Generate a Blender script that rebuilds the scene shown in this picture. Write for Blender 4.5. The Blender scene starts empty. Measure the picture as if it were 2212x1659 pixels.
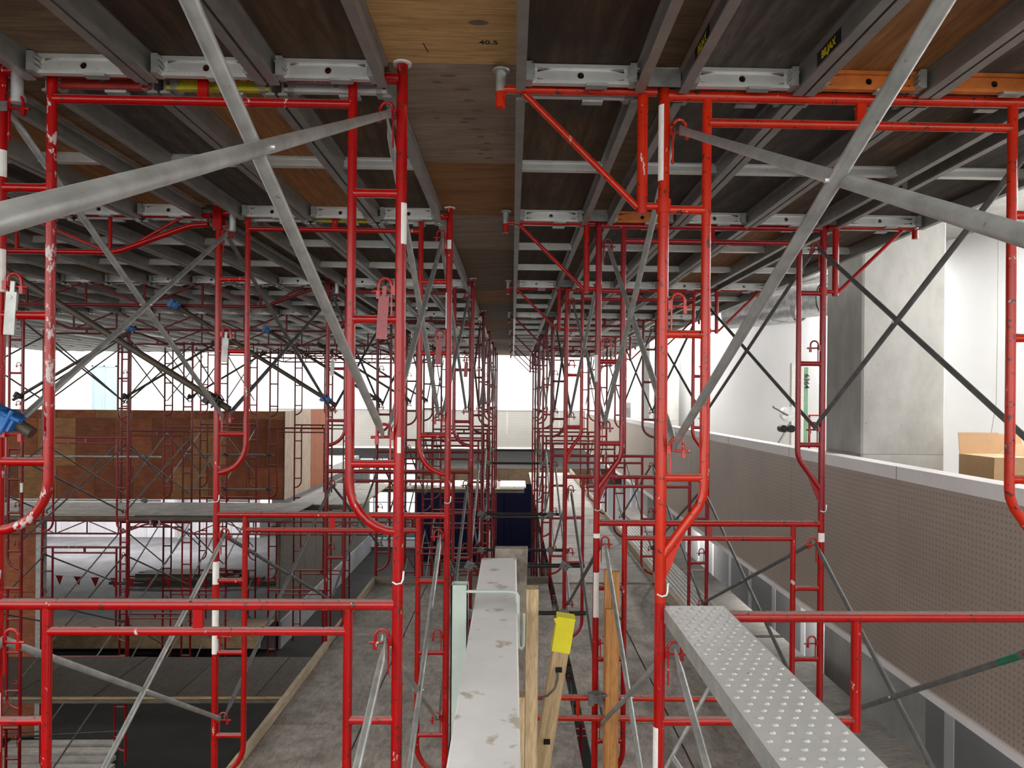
import bpy, math, random
from mathutils import Vector, Matrix
random.seed(7)
SC = bpy.context.scene
COL = SC.collection
PI = math.pi
H = 6.85                      # height of the camera above the floor of the void

# ---------------------------------------------------------------- camera
cd = bpy.data.cameras.new('camera'); cam = bpy.data.objects.new('camera', cd); COL.objects.link(cam)
cd.sensor_fit = 'HORIZONTAL'; cd.sensor_width = 36.0; cd.lens = 36.0*1600/2212
cd.shift_x = -43/2212; cd.shift_y = 30.9/2212
cd.clip_start = .05; cd.clip_end = 300
cam.matrix_world = Matrix.Translation((0, 0, H)) @ Matrix.Rotation(-.0265, 4, 'Z') @ Matrix.Rotation(PI/2, 4, 'X') @ Matrix.Rotation(.009, 4, 'Z')
SC.camera = cam
# ---------------------------------------------------------------- daylight
w = bpy.data.worlds.new('overcast'); SC.world = w; w.use_nodes = True
bg = w.node_tree.nodes['Background']
bg.inputs[0].default_value = (1, .985, .955, 1); bg.inputs[1].default_value = 1.0
SC.view_settings.view_transform = 'Standard'; SC.view_settings.look = 'None'
SC.view_settings.gamma = 1; SC.view_settings.exposure = 2.18
try: SC.view_settings.use_curve_mapping = False
except Exception: pass

# ---------------------------------------------------------------- materials
MATS = {}
def nt(name, col, rough=.5, metal=0.0, spec=.5):
    m = bpy.data.materials.new(name); m.use_nodes = True
    b = m.node_tree.nodes['Principled BSDF']
    b.inputs['Base Color'].default_value = (*col, 1); b.inputs['Roughness'].default_value = rough
    b.inputs['Metallic'].default_value = metal
    b.inputs['Specular IOR Level'].default_value = spec
    MATS[name] = m
    return m, m.node_tree, b
def N(t, typ, **k):
    n = t.nodes.new(typ)
    for a, v in k.items(): setattr(n, a, v)
    return n
def noise(t, scale, detail=4, vec=None, rough=.6):
    n = N(t, 'ShaderNodeTexNoise'); n.inputs['Scale'].default_value = scale; n.inputs['Detail'].default_value = detail
    n.inputs['Roughness'].default_value = rough
    if vec: t.links.new(vec, n.inputs['Vector'])
    return n.outputs['Fac']
def ramp(t, fac, p0, p1, c0=(0,0,0,1), c1=(1,1,1,1)):
    r = N(t, 'ShaderNodeValToRGB'); r.color_ramp.elements[0].position = p0; r.color_ramp.elements[1].position = p1
    r.color_ramp.elements[0].color = c0; r.color_ramp.elements[1].color = c1
    t.links.new(fac, r.inputs[0]); return r.outputs[0]
def mixc(t, fac, a, b, mode='MIX'):
    n = N(t, 'ShaderNodeMix', data_type='RGBA', blend_type=mode)
    for s, v in ((0, fac), (6, a), (7, b)):
        if isinstance(v, (int, float)): n.inputs[s].default_value = v
        elif isinstance(v, tuple): n.inputs[s].default_value = (*v, 1) if len(v) == 3 else v
        else: t.links.new(v, n.inputs[s])
    return n.outputs[2]
def coords(t, scale=(1,1,1), out='Object', rnd=True):
    tc = N(t, 'ShaderNodeTexCoord'); mp = N(t, 'ShaderNodeMapping'); mp.inputs['Scale'].default_value = scale
    t.links.new(tc.outputs[out], mp.inputs[0])
    if rnd:
        oi = N(t, 'ShaderNodeObjectInfo'); mu = N(t, 'ShaderNodeMath', operation='MULTIPLY'); mu.inputs[1].default_value = 37
        t.links.new(oi.outputs['Random'], mu.inputs[0]); t.links.new(mu.outputs[0], mp.inputs['Location'])
    return mp.outputs[0]
def bump(t, b, h, s=.3, d=.01):
    n = N(t, 'ShaderNodeBump'); n.inputs['Strength'].default_value = s; n.inputs['Distance'].default_value = d
    t.links.new(h, n.inputs['Height']); t.links.new(n.outputs[0], b.inputs['Normal'])
def red(name, col, chip=.605, dust=1.0, wear=.66):
    m, t, b = nt(name, col, .25, 0, .4)
    v = coords(t)
    c = mixc(t, ramp(t, noise(t, 3, 3, v), .35, .7), col, tuple(x*.72 for x in col))
    g = N(t, 'ShaderNodeNewGeometry'); sx = N(t, 'ShaderNodeSeparateXYZ'); t.links.new(g.outputs['Normal'], sx.inputs[0])
    dm = ramp(t, sx.outputs[2], .5, .92)                      # dust lies on what faces up
    dn = N(t, 'ShaderNodeMath', operation='MULTIPLY'); t.links.new(dm, dn.inputs[0])
    t.links.new(ramp(t, noise(t, 30, 4, v), .2, .6, (dust*.6,)*3+(1,), (dust,)*3+(1,)), dn.inputs[1])
    c = mixc(t, dn.outputs[0], c, (.27, .21, .185))
    c = mixc(t, ramp(t, noise(t, 30, 5, v, .75), chip, chip+.02), c, (.05, .018, .012))
    c = mixc(t, ramp(t, noise(t, 19, 5, coords(t, (1, 1, .5)), .7), wear, wear+.03), c, (.5, .42, .4))
    t.links.new(c, b.inputs['Base Color'])
    r = ramp(t, dn.outputs[0], 0, .6, (.24,)*3+(1,), (.9,)*3+(1,)); t.links.new(r, b.inputs['Roughness'])
    return m
red('red_a', (.36, .002, .002)); red('red_b', (.50, .018, .002), .59); red('red_c', (.27, .006, .011), .61)
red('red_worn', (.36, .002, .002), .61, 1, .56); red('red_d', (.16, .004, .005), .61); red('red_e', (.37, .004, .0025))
REDS = ['red_a', 'red_e', 'red_c', 'red_d']
def metal(name, col, rough, met, sc=14, amt=.6):
    m, t, b = nt(name, col, rough, met)
    v = coords(t)
    c = mixc(t, ramp(t, noise(t, sc, 5, v), .3, .7), col, tuple(x*amt for x in col))
    c = mixc(t, ramp(t, noise(t, 60, 3, v), .68, .74), c, tuple(x*.35 for x in col))
    t.links.new(c, b.inputs['Base Color']); return m
metal('galv', (.44, .45, .43), .45, .45); metal('galv_dark', (.16, .16, .155), .6, .3)
metal('alu', (.74, .745, .72), .36, .55, 9, .8); metal('alu_dirty', (.30, .29, .27), .42, .5, 9, .7)
metal('steel_tube', (.085, .065, .045), .6, .3); metal('zinc', (.72, .73, .74), .3, .6)
metal('orange_paint', (.62, .17, .02), .5, 0); metal('yellow_paint', (.55, .47, .02), .5, 0); metal('red_rail', (.42, .03, .02), .5, 0)
metal('blue_clamp', (.02, .15, .46), .45, .1); metal('yellow_clamp', (.45, .42, .03), .5, .1)
metal('galv_plank', (.62, .63, .62), .42, .25, 5, .85)
metal('black_steel', (.025, .023, .022), .5, .4)
def ply(name, c0, c1, dirt=.5, axis=(.6, 9, 9), rnd=.5, ring=.3):
    m, t, b = nt(name, c0, .72, 0, .3)
    v = coords(t, axis)
    g = N(t, 'ShaderNodeTexNoise'); g.inputs['Scale'].default_value = 2.0; g.inputs['Detail'].default_value = 6; g.inputs['Distortion'].default_value = 1.6
    t.links.new(v, g.inputs['Vector'])
    c = mixc(t, ramp(t, g.outputs['Fac'], .3, .7), c0, c1)
    wv = N(t, 'ShaderNodeTexWave', wave_type='RINGS', rings_direction='Z'); wv.inputs['Scale'].default_value = .45; wv.inputs['Distortion'].default_value = 9
    wv.inputs['Detail'].default_value = 3; wv.inputs['Detail Scale'].default_value = .6
    t.links.new(coords(t, (axis[0]*1.6, axis[1]*.5, axis[2]*.5)), wv.inputs['Vector'])
    c = mixc(t, ramp(t, wv.outputs['Fac'], .55, .95, (0,0,0,1), (ring,)*3+(1,)), c, tuple(x*.6 for x in c1))
    fg = N(t, 'ShaderNodeTexNoise'); fg.inputs['Scale'].default_value = 9.0; fg.inputs['Detail'].default_value = 5; fg.inputs['Distortion'].default_value = .8; t.links.new(v, fg.inputs['Vector'])
    c = mixc(t, ramp(t, fg.outputs['Fac'], .42, .68, (0,0,0,1), (.55,)*3+(1,)), c, tuple(x*.5 for x in c1))
    v2 = coords(t, (1, 1, 1))
    c = mixc(t, ramp(t, noise(t, 3.2, 7, v2, .7), .42, .72, (0,0,0,1), (dirt,)*3+(1,)), c, (.045, .038, .032))
    oi = N(t, 'ShaderNodeObjectInfo')
    br = N(t, 'ShaderNodeMapRange'); br.inputs[3].default_value = 1-rnd; br.inputs[4].default_value = 1+rnd*.5; t.links.new(oi.outputs['Random'], br.inputs[0])
    hs = N(t, 'ShaderNodeHueSaturation'); t.links.new(br.outputs[0], hs.inputs['Value']); t.links.new(c, hs.inputs['Color'])
    t.links.new(hs.outputs[0], b.inputs['Base Color']); bump(t, b, g.outputs['Fac'], .15, .003)
    return m
ply('ply_deck', (.17, .105, .06), (.085, .052, .031), .85, (6, .8, 6), .5, .55); ply('ply_warm', (.46, .22, .08), (.33, .14, .05), .3, (9, .6, 9), .3)
ply('ply_grey', (.165, .14, .12), (.08, .068, .06), .75, (5, .8, 5), .4, .5)
ply('ply_shaded', (.10, .082, .064), (.065, .052, .040), .6, (4, 1.2, 4), .2, 0); ply('ply_light', (.68, .44, .20), (.55, .33, .13), .12, (.7, 9, 9), .06); ply('ply_taupe', (.42, .32, .25), (.33, .25, .19), .3, (.7, 9, 9), .08)  # first is a darker plywood for low places, shade put in its colour
ply('ply_orange', (.46, .23, .09), (.33, .15, .055), .35, (.7, 9, 9), .15); ply('ply_brown', (.27, .19, .12), (.19, .125, .075), .4, (.7, 9, 9), .2)
ply('ply_red', (.38, .125, .05), (.25, .072, .029), .35, (.8, 9, 9), .3); ply('ply_floor', (.40, .355, .315), (.31, .275, .24), .65, (4, 1.2, 4), .12, 0)
ply('lumber', (.66, .50, .31), (.52, .37, .20), .1, (14, 14, 1.2), .12); ply('lumber_orange', (.60, .30, .11), (.46, .20, .06), .1, (14, 14, 1.2), .15)
ply('lumber_flat', (.52, .43, .32), (.40, .31, .21), .3, (14, 1.0, 14), .2); ply('lumber_x', (.50, .36, .20), (.36, .24, .12), .4, (1.0, 14, 14), .25)
ply('lumber_pale', (.46, .435, .40), (.35, .325, .29), .4, (1.0, 9, 9), .2, .05); ply('lumber_dark', (.20, .17, .13), (.12, .10, .075), .5, (1.0, 14, 14), .4)
def rough_mat(name, col, col2, sc=2.5, rough=.85, spots=0, sp_col=(.1,.1,.1), stretch=(1,1,1), th=.70):
    m, t, b = nt(name, col, rough, 0, .3)
    v = coords(t, stretch)
    f = noise(t, sc, 8, v, .65)
    c = mixc(t, ramp(t, f, .35, .68), col, col2)
    if spots: c = mixc(t, ramp(t, noise(t, spots, 3, coords(t)), th, th+.06), c, sp_col)
    t.links.new(c, b.inputs['Base Color']); bump(t, b, f, .1, .004)
    if max(col) < .05: b.inputs['Specular IOR Level'].default_value = .08
    return m
rough_mat('concrete', (.42, .415, .39), (.29, .285, .265), 2.4, .85, 26, (.13, .125, .115), (1, 1, .55))
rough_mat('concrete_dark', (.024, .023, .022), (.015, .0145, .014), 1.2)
rough_mat('slab_floor', (.20, .20, .212), (.12, .12, .126), .9)
rough_mat('white_wall', (.86, .87, .875), (.81, .82, .83), .7, .6); rough_mat('painted_white', (.88, .88, .865), (.80, .80, .78), 3, .55, 7, (.55, .50, .42), (1, 1, 1), .60)
rough_mat('grey_wall', (.42, .42, .43), (.36, .36, .37), .8, .7); rough_mat('drywall', (.62, .61, .64), (.46, .45, .48), 1.4, .8, 0, (0,0,0), (1.4, 1.4, .05))
rough_mat('cap_white', (.86, .83, .83), (.78, .75, .75), 2, .3); rough_mat('cardboard', (.46, .30, .17), (.40, .255, .14), 3, .8)
rough_mat('old_timber', (.34, .30, .25), (.13, .11, .09), 9, .9); rough_mat('navy', (.004, .004, .016), (.006, .006, .022), 1, .5)
rough_mat('green_steel', (.22, .42, .26), (.16, .34, .20), 4, .5); rough_mat('pale_green', (.52, .60, .55), (.44, .52, .47), 5, .4)
rough_mat('yellow_foam', (.85, .78, .04), (.76, .68, .03), 6, .55); rough_mat('sticker_white', (.78, .77, .74), (.66, .64, .60), 30, .5)
rough_mat('black_plastic', (.015, .015, .016), (.03, .03, .03), 6, .45); rough_mat('flag_red', (.42, .01, .02), (.33, .01, .015), 3, .6)
rough_mat('green_tape', (.02, .16, .08), (.015, .11, .055), 8, .5); rough_mat('spot_ink', (.02, .02, .022), (.03, .03, .03), 6, .6)
rough_mat('knot', (.21, .15, .115), (.15, .10, .075), 30, .8); rough_mat('yellow_ink', (.75, .62, .02), (.75, .62, .02), 3, .6)
rough_mat('window_frame', (.42, .52, .56), (.38, .48, .52), 2, .5)
def perf(name, col, pitch, axis):
    m, t, b = nt(name, col, .45, .15)
    tc = N(t, 'ShaderNodeTexCoord'); s = N(t, 'ShaderNodeSeparateXYZ'); t.links.new(tc.outputs['Object'], s.inputs[0])
    d = []
    for a in (axis, 2):
        q = N(t, 'ShaderNodeMath', operation='MULTIPLY'); q.inputs[1].default_value = 1/pitch; t.links.new(s.outputs[a], q.inputs[0])
        fr = N(t, 'ShaderNodeMath', operation='FRACT'); t.links.new(q.outputs[0], fr.inputs[0])
        su = N(t, 'ShaderNodeMath', operation='SUBTRACT'); su.inputs[1].default_value = .5; t.links.new(fr.outputs[0], su.inputs[0])
        p = N(t, 'ShaderNodeMath', operation='POWER'); p.inputs[1].default_value = 2; ab = N(t, 'ShaderNodeMath', operation='ABSOLUTE')
        t.links.new(su.outputs[0], ab.inputs[0]); t.links.new(ab.outputs[0], p.inputs[0]); d.append(p.outputs[0])
    ad = N(t, 'ShaderNodeMath', operation='ADD'); t.links.new(d[0], ad.inputs[0]); t.links.new(d[1], ad.inputs[1])
    hole = ramp(t, ad.outputs[0], .035, .06, (1,1,1,1), (0,0,0,1))
    c = mixc(t, ramp(t, noise(t, 1.2, 5, tc.outputs['Object']), .35, .7), col, tuple(x*.86 for x in col))
    c = mixc(t, hole, c, tuple(x*.66 for x in col)); t.links.new(c, b.inputs['Base Color'])
    return m
perf('perf_side', (.41, .335, .285), .045, 1); perf('perf_far', (.50, .48, .45), .09, 0)
def glass(name):
    m = bpy.data.materials.new(name); m.use_nodes = True; t = m.node_tree; MATS[name] = m
    o = t.nodes['Material Output']; tr = N(t, 'ShaderNodeBsdfTransparent'); tr.inputs[0].default_value = (.86, .95, .97, 1)
    gl = N(t, 'ShaderNodeBsdfGlossy'); gl.inputs['Roughness'].default_value = .05; mx = N(t, 'ShaderNodeMixShader'); mx.inputs[0].default_value = .06
    t.links.new(tr.outputs[0], mx.inputs[1]); t.links.new(gl.outputs[0], mx.inputs[2]); t.links.new(mx.outputs[0], o.inputs[0])
glass('glass')

# ---------------------------------------------------------------- mesh helpers
class MB:
    def __init__(s): s.v = []; s.f = []; s.sm = []
    def add(s, vs, fs, smooth=False):
        o = len(s.v); s.v += [tuple(q) for q in vs]
        for f in fs: s.f.append([i+o for i in f]); s.sm.append(smooth)
        return s
    def box(s, x0, x1, y0, y1, z0, z1):
        vs = [(x, y, z) for x in (x0, x1) for y in (y0, y1) for z in (z0, z1)]
        return s.add(vs, [(0,1,3,2), (4,6,7,5), (0,4,5,1), (2,3,7,6), (0,2,6,4), (1,5,7,3)])
    def tube(s, pts, r, n=12, cap=True, hollow=False):
        pts = [Vector(p) for p in pts]; rs = r if isinstance(r, list) else [r]*len(pts)
        rings = []; up = None
        for i, p in enumerate(pts):
            a = pts[max(i-1, 0)]; b = pts[min(i+1, len(pts)-1)]; d = (b-a).normalized()
            if up is None: up = Vector((0, 0, 1)) if abs(d.z) < .9 else Vector((0, 1, 0))
            x = d.cross(up).normalized(); y = x.cross(d).normalized(); up = y
            q = rs[i]; rx, ry = q if isinstance(q, tuple) else (q, q)
            rings.append([p + x*rx*math.cos(2*PI*k/n) + y*ry*math.sin(2*PI*k/n) for k in range(n)])
        vs = [q for rg in rings for q in rg]; fs = []
        for i in range(len(pts)-1):
            for k in range(n):
                fs.append((i*n+k, i*n+(k+1) % n, (i+1)*n+(k+1) % n, (i+1)*n+k))
        s.add(vs, fs, True)
        if cap and not hollow:
            s.add(rings[0], [tuple(range(n))]); s.add(rings[-1], [tuple(reversed(range(n)))])
        return s
    def prism(s, poly, axis, a0, a1):
        n = len(poly)
        def mk(p, a): return {'x': (a, p[0], p[1]), 'y': (p[0], a, p[1]), 'z': (p[0], p[1], a)}[axis]
        vs = [mk(p, a0) for p in poly]+[mk(p, a1) for p in poly]
        return s.add(vs, [tuple(range(n)), tuple(reversed(range(n, 2*n)))]+[(i, i+n, (i+1) % n+n, (i+1) % n) for i in range(n)])
    def mesh(s, name, mat):
        m = bpy.data.meshes.new(name); m.from_pydata(s.v, [], s.f)
        m.polygons.foreach_set('use_smooth', s.sm); m.materials.append(MATS[mat]); m.update()
        return m
CACHE = {}
def cm(key, mat, fn):
    k = (key, mat)
    if k not in CACHE: CACHE[k] = fn().mesh(str(key[0]) if isinstance(key, tuple) else key, mat)
    return CACHE[k]
def W(X, D, Y): return Vector((X, D, Y+H))
def obj(name, mesh, parent=None, loc=(0,0,0), rot=(0,0,0), scale=None):
    o = bpy.data.objects.new(name, mesh); COL.objects.link(o); o.location = loc; o.rotation_euler = rot
    if scale: o.scale = scale
    if parent: o.parent = parent
    return o
def tag(o, label, cat, group=None):
    o['label'] = label; o['category'] = cat
    if group: o['group'] = group
    return o
def thing(name, label, cat, loc, rz=0, group=None):
    return tag(obj(name, None, None, loc, (0, 0, rz)), label, cat, group)
def struct(name, mb, mat, loc=(0,0,0), rot=(0,0,0)):
    o = obj(name, mb.mesh(name, mat), None, loc, rot); o['kind'] = 'structure'; return o
def B(x0, x1, y0, y1, z0, z1): return MB().box(x0, x1, y0, y1, z0, z1)
def WB(X0, X1, D0, D1, Y0, Y1): return MB().box(X0, X1, D0, D1, Y0+H, Y1+H)
def one(name, mb, mat, label, cat, group=None):
    """a thing of one mesh, its origin moved to its middle"""
    c = Vector((0, 0, 0))
    lo = Vector([min(v[i] for v in mb.v) for i in range(3)]); hi = Vector([max(v[i] for v in mb.v) for i in range(3)]); c = (lo+hi)/2; c.z = lo.z
    mb.v = [tuple(Vector(v)-c) for v in mb.v]
    return tag(obj(name, mb.mesh(name, mat), None, c), label, cat, group)
ORD = ['nearest', 'first', 'second', 'third', 'fourth', 'fifth', 'sixth', 'seventh', 'eighth', 'ninth', 'tenth', 'eleventh', 'twelfth', 'thirteenth', 'fourteenth', 'fifteenth', 'sixteenth']

# ---------------------------------------------------------------- layout
ROWD = [-.02, 2.825, 4.96, 7.88, 10.78, 13.7, 16.4, 18.4, 20.5]      # depth of the scaffold rows
FW = 1.524; FH = 1.997
A0 = -1.19; R0 = 1.335; B0 = -7.76; C0 = -5.2
HA = 1.209; HR = 1.165                                                # header heights above the eye

# ================================================================ SETTING
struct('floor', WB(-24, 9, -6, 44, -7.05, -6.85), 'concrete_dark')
struct('floor_slab_lower', WB(-24, -6.2, 20.2, 33, -6.84, -6.1), 'slab_floor')
struct('floor_mezzanine_right', WB(3.42, 10, -6, 44, -2.25, -1.64), 'concrete')
struct('floor_mezzanine_far', WB(-24, 3.40, 33.15, 44, -2.25, -1.64), 'concrete')
struct('floor_mezzanine_left', WB(-24, -6.75, 22.1, 33, -3.0, -2.6), 'concrete')
# angled white wall behind the columns
def wall_slab(name, p, q, y0, y1, mat, th=.12):
    p = Vector(p); q = Vector(q); d = (q-p).normalized(); n = Vector((d.y, -d.x))*th
    poly = [tuple(p), tuple(q), tuple(q+n), tuple(p+n)]
    return struct(name, MB().prism(poly, 'z', y0+H, y1+H), mat)
wall_slab('wall_right', (8.2, -6), (4.05, 24.5), -1.64, 2.2, 'white_wall', -.12)
struct('wall_far', WB(-24, 10, 43, 43.2, -1.64, 7), 'white_wall')
struct('wall_left', WB(-24.2, -24, -6, 44, -6.85, 5), 'white_wall')
struct('ceiling', WB(3.3, 10, -6, 24.5, 2.2, 2.5), 'concrete')
struct('ceiling_light_block', WB(-24, 3.28, -.6, 23, 4.4, 4.7), 'concrete')  # unseen, added to dim the light above the deck
struct('wall_light_block', WB(-24, 3.4, -6.2, -6, -6.85, -1.3), 'grey_wall')  # unseen, added to keep low light from behind out of the void
wl = struct('wall_right_lower', WB(4.32, 4.44, -6, 33, -6.85, -2.25), 'grey_wall')
for i in range(22): obj('mud_strip', WB(4.314, 4.32, 2.2+i*1.22, 2.2+i*1.22+.16, -6.85, -2.25).mesh('mud_strip', 'white_wall'), wl)
wq = struct('wall_plywood_return', WB(-6.33, -6.27, 20.2, 33, -6.85, -3.02), 'lumber_dark')
for i in range(10): obj('plywood_sheet', MB().box(0, .02, -.6, .6, 0, 3.8).mesh('plywood_sheet', 'ply_shaded'), wq, W(-6.27, 20.85+i*1.22, -6.85))
# far lower wall with window openings
def wall_openings(name, X0, X1, D0, D1, Y0, Y1, ops, mat):
    mb = MB(); xs = X0
    for (a, b, c, d) in sorted(ops):
        mb.box(xs, a, D0, D1, Y0+H, Y1+H); mb.box(a, b, D0, D1, Y0+H, c+H); mb.box(a, b, D0, D1, d+H, Y1+H); xs = b
    mb.box(xs, X1, D0, D1, Y0+H, Y1+H); return struct(name, mb, mat)
OPS = [(-7.6, -4.3, -6.5, -2.75), (4.95, 7.0, -6.6, -3.0)]
wall_openings('wall_far_lower', -10.9, 9, 34.0, 34.2, -6.85, -2.25, OPS, 'grey_wall')
for k, (a, b, c, d) in enumerate(OPS):
    fr = MB(); fr.box(a, b, 33.97, 34.06, c+H, c+.07+H).box(a, b, 33.97, 34.06, d-.07+H, d+H)
    n = 5
    for i in range(n+1):
        x = a+(b-a)*i/n; fr.box(x-.035, x+.035, 33.97, 34.06, c+H, d+H)
    for q in (.45, .62, .8): z = c+(d-c)*q; fr.box(a, b, 33.98, 34.05, z-.03+H, z+.03+H)
    wf = struct('window_%d' % (k+1), fr, 'window_frame')
    for i in range(n):
        x0 = a+(b-a)*i/n+.035; x1 = a+(b-a)*(i+1)/n-.035
        obj('pane', WB(x0, x1, 34.01, 34.018, c+.07, d-.07).mesh('pane', 'glass'), wf)
# upper far wall windows / doorways seen through the frames
for k, (x0, x1, y0, y1) in enumerate([(-24.0, -22.6, -1.6, 1.66)]):
    fr = MB(); 
    for (u0, u1, v0, v1) in ((x0, x0+.08, y0, y1), (x1-.08, x1, y0, y1), (x0, x1, y1-.08, y1), ((x0+x1)/2-.04, (x0+x1)/2+.04, y0, y1)): fr.box(u0, u1, 42.9, 43, v0+H, v1+H)
    wf = struct('window_3', fr, 'window_frame')
    for u0, u1 in ((x0+.08, (x0+x1)/2-.04), ((x0+x1)/2+.04, x1-.08)):
        obj('pane', WB(u0, u1, 42.95, 42.96, y0, y1-.08).mesh('pane', 'window_frame'), wf)
wf = struct('window_4', WB(5.0, 5.06, 34.9, 35, -1.6, 1.5).box(6.0, 6.06, 34.9, 35, -1.6+H, 1.5+H).box(5, 6.06, 34.9, 35, 1.44+H, 1.5+H), 'window_frame')
obj('pane', WB(5.06, 6.0, 34.94, 34.96, -1.6, 1.44).mesh('pane', 'window_frame'), wf)
# drywall at the back of the lower floor
wd = struct('wall_back_lower', WB(-24, -10.9, 32.2, 32.35, -6.1, -2.25), 'drywall')
for i in range(10):
    obj('wallboard', WB(-22.8+i*1.2, -22.8+i*1.2+1.19, 32.17, 32.2, -6.1, -2.3).mesh('wallboard', 'drywall'), wd)
struct('trim_1', WB(-14.2, -14.0, 31.9, 32.1, -6.1, -2.25), 'concrete')
# guard rail of the mezzanine: perforated panels and a cap
gr = struct('trim_2', WB(3.28, 3.44, -6, 33.1, -.585, -.55), 'cap_white')
obj('cap_face', WB(3.262, 3.28, -6, 33.1, -.66, -.55).mesh('cap_face', 'cap_white'), gr)
obj('bottom_edge', WB(3.262, 3.44, -6, 33.1, -2.32, -2.26).mesh('bottom_edge', 'cap_white'), gr)
d = -6.0
while d < 33:
    e = min(d+2.44, 33.1); obj('guard_panel', WB(3.29, 3.31, d, e-.006, -2.26, -.664).mesh('guard_panel', 'perf_side'), gr)
    obj('cap_joint', WB(3.2605, 3.2625, e-.006, e, -.66, -.548).mesh('cap_joint', 'galv_dark'), gr); d = e
gf = struct('trim_3', WB(-10.7, 3.262, 33.0, 33.14, -.55, -.50), 'cap_white')
for i in range(12):
    x0 = -10.7+i*1.165; obj('guard_panel', WB(x0, x0+1.158, 33.03, 33.05, -2.2, -.55).mesh('guard_panel', 'perf_far'), gf)
obj('bottom_edge', WB(-10.7, 3.262, 33.0, 33.14, -2.27, -2.2).mesh('bottom_edge', 'cap_white'), gf)
# columns
for k, (x, dd, wd_, lab) in enumerate([(3.62, 7.58, .88, 'square bare concrete column behind the perforated guard, nearest'), (3.62, 19.6, .82, 'slim looking concrete column far down the perforated guard'), (3.62, -4.5, .88, '')]):
    if not lab: continue
    c = thing('concrete_column', lab, 'column', W(x+wd_/2, dd+wd_/2, -6.85)); hw = wd_/2
    mb = MB()
    ch = .02
    poly = [(-hw+ch, -hw), (hw-ch, -hw), (hw, -hw+ch), (hw, hw-ch), (hw-ch, hw), (-hw+ch, hw), (-hw, hw-ch), (-hw, -hw+ch)]
    obj('shaft', MB().prism(poly, 'z', 0, 6.3).mesh('shaft', 'concrete'), c)
    obj('shaft', MB().prism(poly, 'z', 6.303, 9.05).mesh('shaft', 'concrete'), c)
# plywood hoarding: separate sheets on a frame
hd = struct('wall_hoarding', WB(-15.4, -6.72, 22.04, 22.12, -3.05, -.46), 'lumber_dark')
for i in range(8):
    x1 = -6.70-i*1.1; rows_ = [(-.45, -.69), (-.70, -2.1), (-2.11, -3.06)]
    for j, (t_, b_) in enumerate(rows_):
        off = .55 if j == 1 else 0
        a = x1-1.09-off; bb = x1-off
        if j == 1 and i == 0: obj('plywood_sheet', WB(-7.24, -6.70, 22.0, 22.035, b_, t_).mesh('plywood_sheet', 'ply_red'), hd)
        obj('plywood_sheet', MB().box(-(bb-a)/2, (bb-a)/2, -.017, .017, 0, t_-b_).mesh('plywood_sheet', 'ply_red' if (i*3+j) % 4 else 'ply_orange'), hd, W((a+bb)/2, 22.017, b_))
hs_ = struct('wall_hoarding_side', WB(-6.80, -6.72, 22.12, 27.2, -3.05, -.46), 'lumber_dark')
for i, (d0, d1) in enumerate([(22.0, 24.8), (24.82, 27.2)]):
    obj('plywood_sheet', MB().box(0, .035, -(d1-d0)/2, (d1-d0)/2, 0, 2.62).mesh('plywood_sheet', ['ply_taupe', 'ply_red'][i]), hs_, W(-6.715, (d0+d1)/2, -3.06))
# nearer plywood wall low on the left with a steel stud at its end
hl = struct('wall_plywood_low', WB(-16, -9.45, 15.05, 15.12, -6.85, -2.5), 'lumber_dark')
for i in range(5):
    for j in range(3):
        obj('plywood_sheet', MB().box(-.6, .6, -.012, .012, 0, 1.44).mesh('plywood_sheet', 'ply_red'), hl, W(-10.06-i*1.22, 15.03, -6.85+j*1.45))
struct('trim_4', WB(-9.44, -9.30, 14.98, 15.1, -6.85, -2.5), 'galv')
# dark blue panels at the far end and the plywood upstand in front
nv = struct('wall_navy', WB(-4.0, 2.2, 31.0, 31.05, -6.85, -3.3), 'navy')
for i in range(5): obj('panel', WB(-4.0+i*1.24, -4.0+i*1.24+1.2, 30.97, 31.0, -6.85, -3.3).mesh('panel', 'navy'), nv)
pu = struct('wall_plywood_upstand', WB(-3.6, 4.4, 29.04, 29.1, -3.35, -2.75), 'lumber_dark')
for i in range(7): obj('plywood_sheet', MB().box(-.57, .57, -.018, .018, 0, .62).mesh('plywood_sheet', 'ply_brown'), pu, W(-3.0+i*1.15, 29.02, -3.36))

# ================================================================ SCAFFOLD FRAMES
hw = FW/2
def arc(cx, cz, r, a0, a1, n=7):
    return [(cx+r*math.cos(a0+(a1-a0)*i/n), 0, cz+r*math.sin(a0+(a1-a0)*i/n)) for i in range(n+1)]
def m_post(): return MB().tube([(0, 0, .055), (0, 0, -1.944)], .0215, 14)
def m_header(): return MB().tube([(-hw+.012, 0, 0), (hw-.012, 0, 0)], .0215, 14)
def m_bar(o): return lambda: MB().tube([(-hw+o, 0, -.101), (hw-o, 0, -.101)], .017, 12)
def m_leg_round(): # right-hand side leg, post on the +x side at x = .19
    return MB().tube([(0, 0, -.01), (0, 0, -1.53)]+arc(.19, -1.53, .19, PI, 1.5*PI)[1:], .018, 12)
def m_leg_diag():
    return MB().tube([(0, 0, -.01), (0, 0, -1.50), (.004, 0, -1.535), (.02, 0, -1.575), (.155, 0, -1.76)], .0185, 12).prism([(.065, -1.655), (.155, -1.74), (.148, -1.86)], 'y', -.006, .006)
def m_rung(o): return lambda: MB().tube([(.0, 0, 0), (.03, 0, 0), (o/2, 0, 0), (o-.03, 0, 0), (o, 0, 0)], [(.0165, .021), (.0165, .017), .0165, (.0165, .017), (.0165, .021)], 10)
def m_stub(): return MB().box(-.018, .018, -.010, .010, -.1, -.01)
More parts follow.
